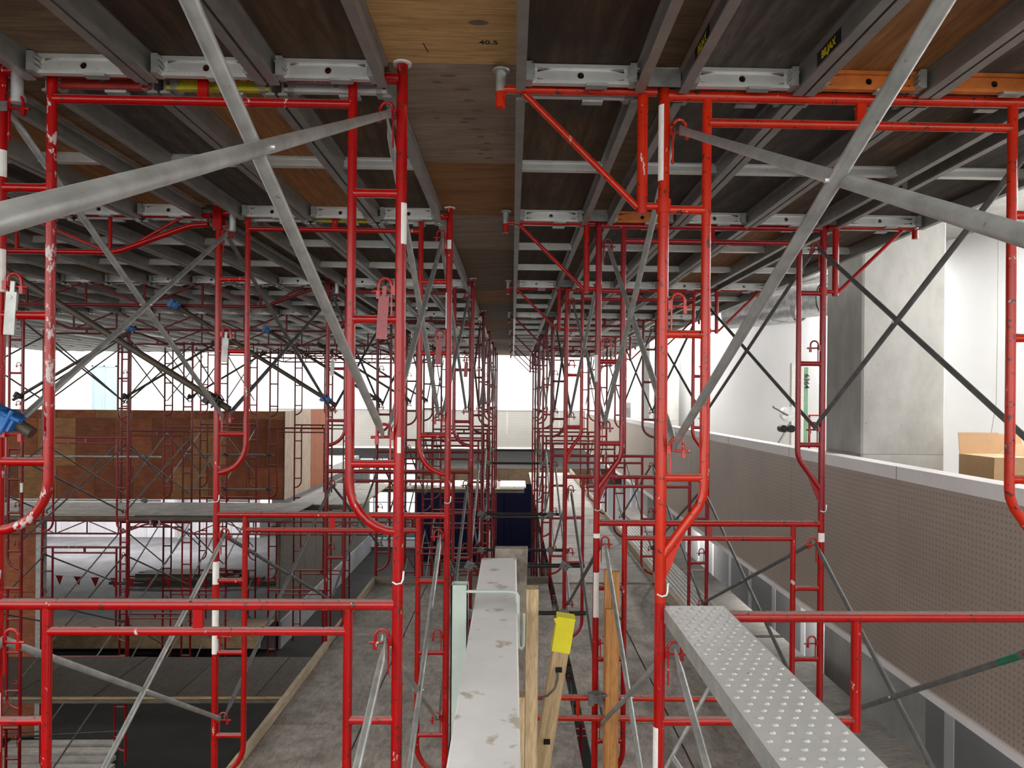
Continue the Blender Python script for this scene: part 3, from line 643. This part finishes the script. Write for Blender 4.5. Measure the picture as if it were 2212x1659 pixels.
platform('work_platform', 'grey plywood strip of platform under the aisle below the white plank', -.395, .54, -.8, 10.6, PY1, .95, 2.28, 'ply_floor', [(-.395, .54, 10.6, 10.66, .09, 'lumber_dark')], holes=((0, 1),))
platform('work_platform', 'grey plywood work platform inside the right line below the steel plank', .605, 2.06, -.8, 10.6, PY1, .75, 2.28, 'ply_floor',
         [(2.07, 2.11, 7.2, 10.6, .14, 'lumber_flat'), (2.14, 2.18, 6.6, 10.3, .09, 'lumber_flat')])
platform('work_platform', 'pale plywood walkway running down the right line to the far end', .605, 2.06, 10.7, 26.5, PY1, 1.6, 1.22, 'lumber_pale', [(2.07, 2.12, 10.7, 26.5, .14, 'lumber_flat')])
platform('work_platform', 'plywood platform along the far left, level with hoarding foot', -12.5, -4.3, 14.6, 16.3, -2.33, 2.44, 1.7, 'ply_floor', [(-12.5, -7.3, 14.55, 14.6, -.02, 'lumber'), (-7.3, -4.3, 14.56, 14.6, -.03, 'black_steel')])
platform('work_platform', 'pale plywood platform bridging back toward the far end', -4.9, -3.3, 16.3, 20.3, -2.36, .8, 1.2, 'lumber_pale', [(-3.32, -3.26, 16.3, 20.3, .02, 'lumber_flat')])
pf = platform('work_platform', 'far cross platform with timber edge under the centre aisle', -3.9, .35, 20.4, 22.3, -2.50, 1.4, .95, 'lumber_pale', [(-3.9, .35, 20.33, 20.39, -.0, 'lumber_x')])
platform('work_platform', 'dark low plank platform at lower left under the frames', -8.6, -2.6, 11.2, 12.9, -4.5, 1.22, 1.7, 'ply_shaded', [(-8.6, -2.6, 11.13, 11.19, -.0, 'lumber_x')])
platform('work_platform', 'low plywood landing with timber beam at the slab edge', -12.5, -6.3, 18.9, 20.1, -6.0, 1.22, 1.2, 'ply_brown', [(-12.5, -6.3, 18.84, 18.89, .05, 'lumber_x'), (-12.5, -6.3, 18.80, 18.88, -.35, 'lumber_x')])
# white foam boards lying on the far platform
for i in range(5):
    x = -3.6+i*.82
    one('foam_board', WB(x, x+.72, 20.5, 21.9, -2.49, -2.44+.02*(i % 2)), 'painted_white', 'white sheet lying on the far cross platform, %s from the left' % ORD[i+1], 'board', 'white sheets on the far platform')
# ribbed aluminium planks outside the walkway
def ribplank(X0, X1, D0, D1, Y, label):
    o = thing('aluminium_plank', label, 'scaffold plank', W((X0+X1)/2, (D0+D1)/2, Y), 0, 'ribbed aluminium planks')
    L = D1-D0; wd_ = X1-X0
    obj('deck', B(-wd_/2, wd_/2, -L/2, L/2, -.006, 0).mesh('deck', 'alu'), o)
    for s in (-1, 1): obj('side', B(s*wd_/2-.004, s*wd_/2+.004, -L/2, L/2, -.075, .004).mesh('side', 'alu'), o)
    for i in range(7):
        x = -wd_/2+wd_*(i+.5)/7; obj('rib', cm(('rib', round(L, 2)), 'alu_dirty', lambda: B(-.012, .012, -L/2, L/2, 0, .009)), o, (x, 0, 0))
for i, (a, b, y, x) in enumerate([(5.1, 7.82, -2.74, 2.3), (7.9, 10.75, -2.74, 2.3), (10.8, 13.65, -2.74, 2.3), (13.7, 16.3, -2.74, 2.3)]):
    ribplank(x, x+.42, a, b, y, 'ribbed aluminium plank beside the walkway, %s from the camera' % ORD[i+1])
for i, (a, b) in enumerate([(5.3, 8.6), (8.7, 12.0), (12.1, 15.4), (15.5, 19)]):
    one('plywood_sheet', WB(2.75, 3.2, a, b, -2.80, -2.78), 'lumber_pale', 'pale plywood strip against the perforated guard foot, %s from the camera' % ORD[i+1], 'plywood', 'plywood strips by the guard')
    tubething('edge_tube', 'dark tube under the plywood strip edge, %s from the camera' % ORD[i+1], W(2.75, a, -2.83), W(2.75, b, -2.83), 'galv_dark', .02, [], 'scaffold tube', 'edge tubes by the guard')

# ================================================================ FOREGROUND THINGS
# perforated galvanised steel plank on the right
L = 3.6; sp = thing('steel_plank', 'galvanised steel scaffold plank with raised dimples beside the right post', 'scaffold plank', W(.705, 2.84-L/2, -.795))
wd_ = .235
obj('deck', B(-wd_/2, wd_/2, -L/2, L/2, -.004, 0).mesh('deck', 'galv_plank' if 'galv_plank' in MATS else 'alu'), sp)
for s in (-1, 1):
    obj('side', B(s*wd_/2-.002, s*wd_/2+.002, -L/2, L/2, -.055, -.0005).mesh('side', 'galv'), sp)
    obj('lip', B(s*wd_/2-(.022 if s > 0 else 0), s*wd_/2+(.022 if s < 0 else 0), -L/2, L/2, -.055, -.052).mesh('lip', 'galv'), sp)
obj('end_cap', B(-wd_/2, wd_/2, L/2-.003, L/2, -.055, -.004).mesh('end_cap', 'galv'), sp)
def m_dim(): return MB().tube([(0, 0, 0), (0, 0, .0028), (0, 0, .0036)], [.0095, .006, .003], 10, True)
for j in range(48):
    for i in range(5):
        x = -.088+.044*i+(.011 if j % 2 else -.011); y = L/2-.035-j*.042
        obj('dimple', cm('dimple', 'galv_plank', m_dim), sp, (x, y, 0))
# white painted plank running away at the bottom centre
o = thing('white_plank', 'white painted timber plank running away at the bottom centre, scuffed', 'plank', W(-.08, 3.55, -1.19))
p = MB(); z0, z1 = -.02, .105
vs = []
for y, z in ((-2.6, -.015), (1.45, .105)):
    for x, dz in ((-.117, 0), (-.110, .006), (.110, .006), (.117, 0), (.117, -.038), (-.117, -.038)): vs.append((x, y, z+dz))
p.add(vs, [(0, 1, 2, 3, 4, 5), (11, 10, 9, 8, 7, 6)]+[(i, i+6, (i+1) % 6+6, (i+1) % 6) for i in range(6)])
obj('board', p.mesh('board', 'painted_white'), o)
one('timber_beam', MB().prism([(-.107, H-1.026), (.116, H-1.026), (.075, H-2.65), (-.15, H-2.65)], 'y', 5.04, 5.14), 'old_timber', 'rough weathered timber beam end just behind the white plank', 'beam')
# bracket: square tube and bent rod around the plank
o = thing('steel_bracket', 'pale green square steel tube with a bent rod hooped over the plank', 'bracket', W(-.265, 3.9, -2.65))
sq = MB()
for (x0, x1, y0, y1) in ((-.043, .043, -.043, -.037), (-.043, .043, .037, .043), (-.043, -.037, -.043, .043), (.037, .043, -.043, .043)): sq.box(x0, x1, y0, y1, 0, 1.675)
obj('square_tube', sq.mesh('square_tube', 'pale_green'), o)
obj('hoop_rod', MB().tube([(.03, -.05, 1.645), (.27, -.05, 1.645), (.295, -.05, 1.638), (.306, -.05, 1.620), (.307, -.05, 1.380), (.312, -.045, 1.355), (.325, -.04, 1.345), (.335, -.04, 1.360), (.337, -.04, 1.530)], .008, 10).mesh('hoop_rod', 'pale_green'), o)
# lumber uprights
one('lumber_upright', WB(.085, .15, 3.95, 4.04, -2.65, -1.02), 'lumber', 'clean pale lumber upright standing right of the white plank', 'lumber')
one('lumber_upright', WB(.045, .082, 3.96, 4.04, -2.65, -1.60), 'lumber', 'short thin lumber upright wedged against the white plank', 'lumber')
o = thing('leaning_lumber', 'leaning lumber stick with a bright yellow cap and black cable', 'lumber', W(.13, 4.17, -2.65))
tilt = .155
a = obj('stick', B(-.045, .045, -.045, .045, 0, 1.43).mesh('stick', 'lumber'), o, (-.04, 0, 0), (0, tilt, 0))
cap = MB().prism([(-.052, -.05), (.05, -.054), (.054, .05), (-.05, .052)], 'z', 1.25, 1.445); cap.add([(-.05, -.05, 1.44), (-.07, -.05, 1.43), (-.05, -.05, 1.40)], [(0, 1, 2)])
obj('yellow_cap', cap.mesh('yellow_cap', 'yellow_foam'), o, (-.04, 0, 0), (0, tilt, 0))
obj('cable', MB().tube([(.135, -.055, 1.13), (.135, -.075, 1.10), (.12, -.085, 1.05), (.08, -.088, 1.01), (.03, -.085, .995), (-.02, -.08, 1.01)], .006, 8).mesh('cable', 'galv_dark'), o)
for z in (1.14, .74): obj('cable_clip', B(-.014, .022, -.062, -.04, z-.012, z+.012).mesh('cable_clip', 'black_plastic'), o, (-.04+z*math.tan(tilt), 0, 0))
# orange timber post
o = thing('timber_post', 'orange timber post of two boards standing behind the right line post', 'lumber', W(.665, 4.90, PY1))
obj('board', B(-.045, .0, -.05, .0, 0, 1.53).mesh('board', 'lumber_orange'), o); obj('board', B(.003, .05, -.06, -.01, 0, 1.52).mesh('board', 'lumber_orange'), o)
obj('board', B(-.04, .045, -.075, -.061, 0, 1.28).mesh('board', 'lumber_orange'), o)
tubething('loose_bar', 'grey bar end leaning beside the orange timber post', W(.66, 4.3, -2.63), W(1.15, 4.2, -1.62), 'galv', .013, [], 'bar')
tubething('loose_bar', 'grey steel bar lying slanted below the steel plank', W(.80, 3.6, -1.75), W(1.20, 2.6, -2.2), 'galv', .014, [], 'bar')

# ================================================================ RIGHT SIDE, ON THE MEZZANINE
# spiral duct
o = thing('spiral_duct', 'shiny spiral metal air duct hanging under the concrete ceiling', 'duct', W(4.2, 11.2, 1.45))
def duct(L, r0, r1, rings):
    pts = []; rs = []
    for i in range(rings*2+1): pts.append((0, -L/2+L*i/(rings*2), 0)); rs.append(r0 if i % 2 else r1)
    return MB().tube(pts, rs, 28, False)
dq = obj('duct_pipe', duct(1.3, .235, .24, 40).mesh('duct_pipe', 'zinc'), o, (-.2, .55, -.02), (0, 0, .62)); 
obj('duct_elbow', duct(.5, .245, .25, 6).mesh('duct_elbow', 'zinc'), o, (.28, -.12, .06), (0, 0, .62))
obj('opening_shade', MB().tube([(0, 0, 0), (0, .01, 0)], .225, 24).mesh('opening_shade', 'black_plastic'), o, (.425, -.325, .06), (0, 0, .62))  # black disc over the open end paints the shade inside the duct
obj('hanger_strap', MB().tube([(-.25, .3, -.23), (-.1, .2, -.262), (.1, .06, -.235)], .012, 6).mesh('hanger_strap', 'zinc'), o); obj('hanger_rod', MB().tube([(0, 0, .2), (0, 0, .75)], .008, 8).mesh('hanger_rod', 'zinc'), o)
# material lift
o = thing('material_lift', 'green and grey hand winch material lift beside the red cart', 'lift', W(4.33, 11.0, -1.64))
for i, (x, m, h) in enumerate([(-.13, 'sticker_white', 2.2), (-.06, 'green_steel', 2.18), (.0, 'sticker_white', 2.16), (.06, 'green_steel', 2.14)]): obj('mast', B(x-.028, x+.028, -.04, .04, .12, h).mesh('mast', m), o)
t_ = obj('mast_number', text_mesh('6364', .11, 'spot_ink', 'mast_number'), o, (.065, -.043, 1.93), (PI/2, PI/2, 0))
obj('base', B(-.25, .2, -.5, .5, .05, .14).mesh('base', 'galv_dark'), o)
for s in (-1, 1): obj('wheel', MB().tube([(-.30+.10*s, -.04, .06), (-.30+.10*s, .04, .06)], .06, 16).mesh('wheel', 'black_plastic'), o, (0, -.1*s, 0))
obj('winch_drum', MB().tube([(-.2, -.06, 1.44), (-.2, .06, 1.44)], .11, 18).mesh('winch_drum', 'zinc'), o); obj('winch_handle', MB().tube([(-.22, -.07, 1.42), (-.45, -.08, 1.54), (-.47, -.14, 1.55)], .012, 8).mesh('winch_handle', 'galv_dark'), o)
for s in (0, 1): obj('caster', MB().tube([(-.28+.12*s, -.07, 1.22), (-.28+.12*s, .07, 1.22)], .055, 16).mesh('caster', 'black_plastic'), o)
obj('fork_strut', MB().tube([(-.16, 0, 1.30), (-.40, -.05, 0.92), (-.44, -.05, 0.64)], .018, 8).mesh('fork_strut', 'galv'), o)
o = thing('red_cart', 'red tubular steel cart frame standing behind the material lift', 'cart', W(4.75, 11.3, -1.64))
for x in (-.17, .2): obj('upright', MB().tube([(x, 0, .1), (x, 0, 1.42)], .018, 8).mesh('upright', 'red_e'), o)
for z in (.35, .75, 1.42): obj('crossbar', MB().tube([(-.17, 0, z), (.2, 0, z)], .016, 8).mesh('crossbar', 'red_e'), o)
for x in (-.17, .2): obj('wheel', MB().tube([(x, -.03, .08), (x, .03, .08)], .08, 14).mesh('wheel', 'black_plastic'), o)
# cardboard boxes
def carton(X, D, w_, dd, h, label, flap=True, Y=-1.64):
    o = thing('cardboard_box', label, 'box', W(X, D, Y), .05, 'cardboard boxes by the column')
    obj('carton', B(-w_/2, w_/2, -dd/2, dd/2, 0, h).mesh('carton', 'cardboard'), o)
    if flap:
        obj('flap', B(-w_/2, w_/2, -.003, .003, 0, dd*.42).mesh('flap', 'cardboard'), o, (0, dd/2-.01, h), (-.12, 0, 0)); obj('flap', B(-.003, .003, -dd/2, dd/2, 0, w_*.4).mesh('flap', 'cardboard'), o, (w_/2, 0, h), (0, .9, 0))
        obj('flap', B(-w_/2, w_/2, -.003, .003, -dd*.4, 0).mesh('flap', 'cardboard'), o, (0, -dd/2-.004, h), (.05, 0, 0))
    return o
carton(4.66, 7.0, .42, .5, 1.13, 'open brown cardboard box right against the concrete column'); carton(5.06, 7.2, .36, .5, 1.11, 'brown cardboard box behind the second red leg at right edge'); carton(4.25, 7.2, .32, .3, 1.10, 'small brown cardboard box tucked in front of column', False) if False else None
o = thing('side_table', 'small white table far off holding a dark open box', 'table', W(5.15, 31.0, -1.64))
obj('table_top', B(-.5, .5, -.4, .4, .78, .82).mesh('table_top', 'white_wall'), o)
for x in (-.45, .45):
    for y in (-.35, .35): obj('leg', B(x-.02, x+.02, y-.02, y+.02, 0, .78).mesh('leg', 'galv'), o)
o = thing('dark_box', 'dark grey open box on the small far table', 'box', W(5.15, 31.0, -.82)); obj('carton', B(-.4, .4, -.3, .3, 0, .45).mesh('carton', 'galv_dark'), o); obj('flap', B(-.4, .4, -.004, .004, 0, .25).mesh('flap', 'galv_dark'), o, (0, .29, .45), (-.5, 0, 0))
# hanging wire on the right wall
one('hanging_wire', MB().tube([W(5.72, 8.6, 2.2), W(5.72, 8.6, .6), W(5.70, 8.58, 0), W(5.62, 8.55, -.38)], .003, 6), 'galv_dark', 'thin wire hanging down before the white wall at right', 'wire')

# ================================================================ LOWER LEFT
o = thing('pennant_string', 'string of red triangular warning pennants strung across the lower floor', 'pennants', W(-9.4, 20.6, -4.95), 0)
pts = [(-3.2+6.4*i/16, 0, -.10*(1-((i-8)/8)**2)) for i in range(17)]
obj('string', MB().tube(pts, .004, 6).mesh('string', 'galv'), o)
for i in range(13):
    x = -2.95+i*.49; z = -.10*(1-(x/3.2)**2)
    obj('flag', MB().prism([(-.10, 0), (.10, 0), (.015, -.27)], 'y', -.002, .002).mesh('flag', 'flag_red'), o, (x, random.uniform(-.02, .02), z), (random.uniform(-.2, .2), random.uniform(-.1, .1), random.uniform(-.3, .3)))
for j in range(5):
    for i in range(4):
        x = -10.0+random.uniform(-.6, .6); y = 24.0+i*.2; one('lumber_board', MB().box(x-2.4+j*.25, x+2.2-j*.2, y, y+.17, H-6.1+j*.075, H-6.1+j*.075+.07), 'lumber_dark', 'dark board in the lower floor pile, %s layer up, %s from the front' % (ORD[j+1], ORD[i+1]), 'lumber', 'dark board pile on the lower floor')
one('lumber_board', WB(-12.0, -8.0, 23.5, 23.6, -6.1, -6.04), 'lumber_pale', 'pale strip lying in front of the dark board pile', 'lumber')
for i in range(6):
    one('lumber_board', WB(-10.2+.1*i, -6.9-.15*i, 12.9+i*.32, 13.1+i*.32, -6.82, -6.75), 'lumber_pale', 'pale board on the floor at bottom left, %s from the front' % ORD[i+1], 'lumber', 'pale boards on the void floor')

# unseen fill lamps added under the left slab to light the drywall
for i, (x, y) in enumerate([(-19.5, 29.2), (-16, 29.2), (-12.4, 29.2)]):
    o = thing('added_lamp', 'added fill lamp under the left slab, %s from the left' % ORD[i+1], 'lamp', W(x, y, -3.02), 0, 'added fill lamps under the left slab')
    obj('housing', B(-.65, .65, -.07, .07, -.06, .02).mesh('housing', 'white_wall'), o)
    ld = bpy.data.lights.new('fill_light', 'AREA'); ld.shape = 'RECTANGLE'; ld.size = 1.2; ld.size_y = .12; ld.energy = 48; ld.color = (1, .97, .95)
    lo = bpy.data.objects.new('fill_light', ld); COL.objects.link(lo); lo.parent = o; lo.location = (0, 0, -.07)

# out-of-view lamps added over the right mezzanine to brighten its wall
for i, (x, y) in enumerate([(6.3, 1.5), (5.95, 7.0), (5.35, 11.6), (4.55, 18.5)]):
    o = thing('added_lamp', 'added fill lamp above the right mezzanine, %s from the camera' % ORD[i+1], 'lamp', W(x, y, 2.14), PI/2+.13, 'added fill lamps above the right mezzanine')
    obj('housing', B(-.65, .65, -.07, .07, -.02, .06).mesh('housing', 'white_wall'), o)
    ld = bpy.data.lights.new('fill_light', 'AREA'); ld.shape = 'RECTANGLE'; ld.size = 1.2; ld.size_y = .12; ld.energy = (22, 42, 60, 60)[i]; ld.color = (1, .98, .96)
    lo = bpy.data.objects.new('fill_light', ld); COL.objects.link(lo); lo.parent = o; lo.location = (0, 0, -.03)

# hidden lamps added under the right slab to lift the lower wall
for i, y in enumerate([2.6, 9.6, 16.6]):
    o = thing('added_lamp', 'added fill lamp under the right slab behind the guard, %s from the camera' % ORD[i+1], 'lamp', W(3.95, y, -2.27), PI/2, 'added fill lamps under the right slab')
    obj('housing', B(-.65, .65, -.07, .07, -.04, .02).mesh('housing', 'white_wall'), o)
    ld = bpy.data.lights.new('fill_light', 'AREA'); ld.shape = 'RECTANGLE'; ld.size = 1.2; ld.size_y = .12; ld.energy = 14; ld.color = (1, .97, .93)
    lo = bpy.data.objects.new('fill_light', ld); COL.objects.link(lo); lo.parent = o; lo.location = (0, 0, -.05)
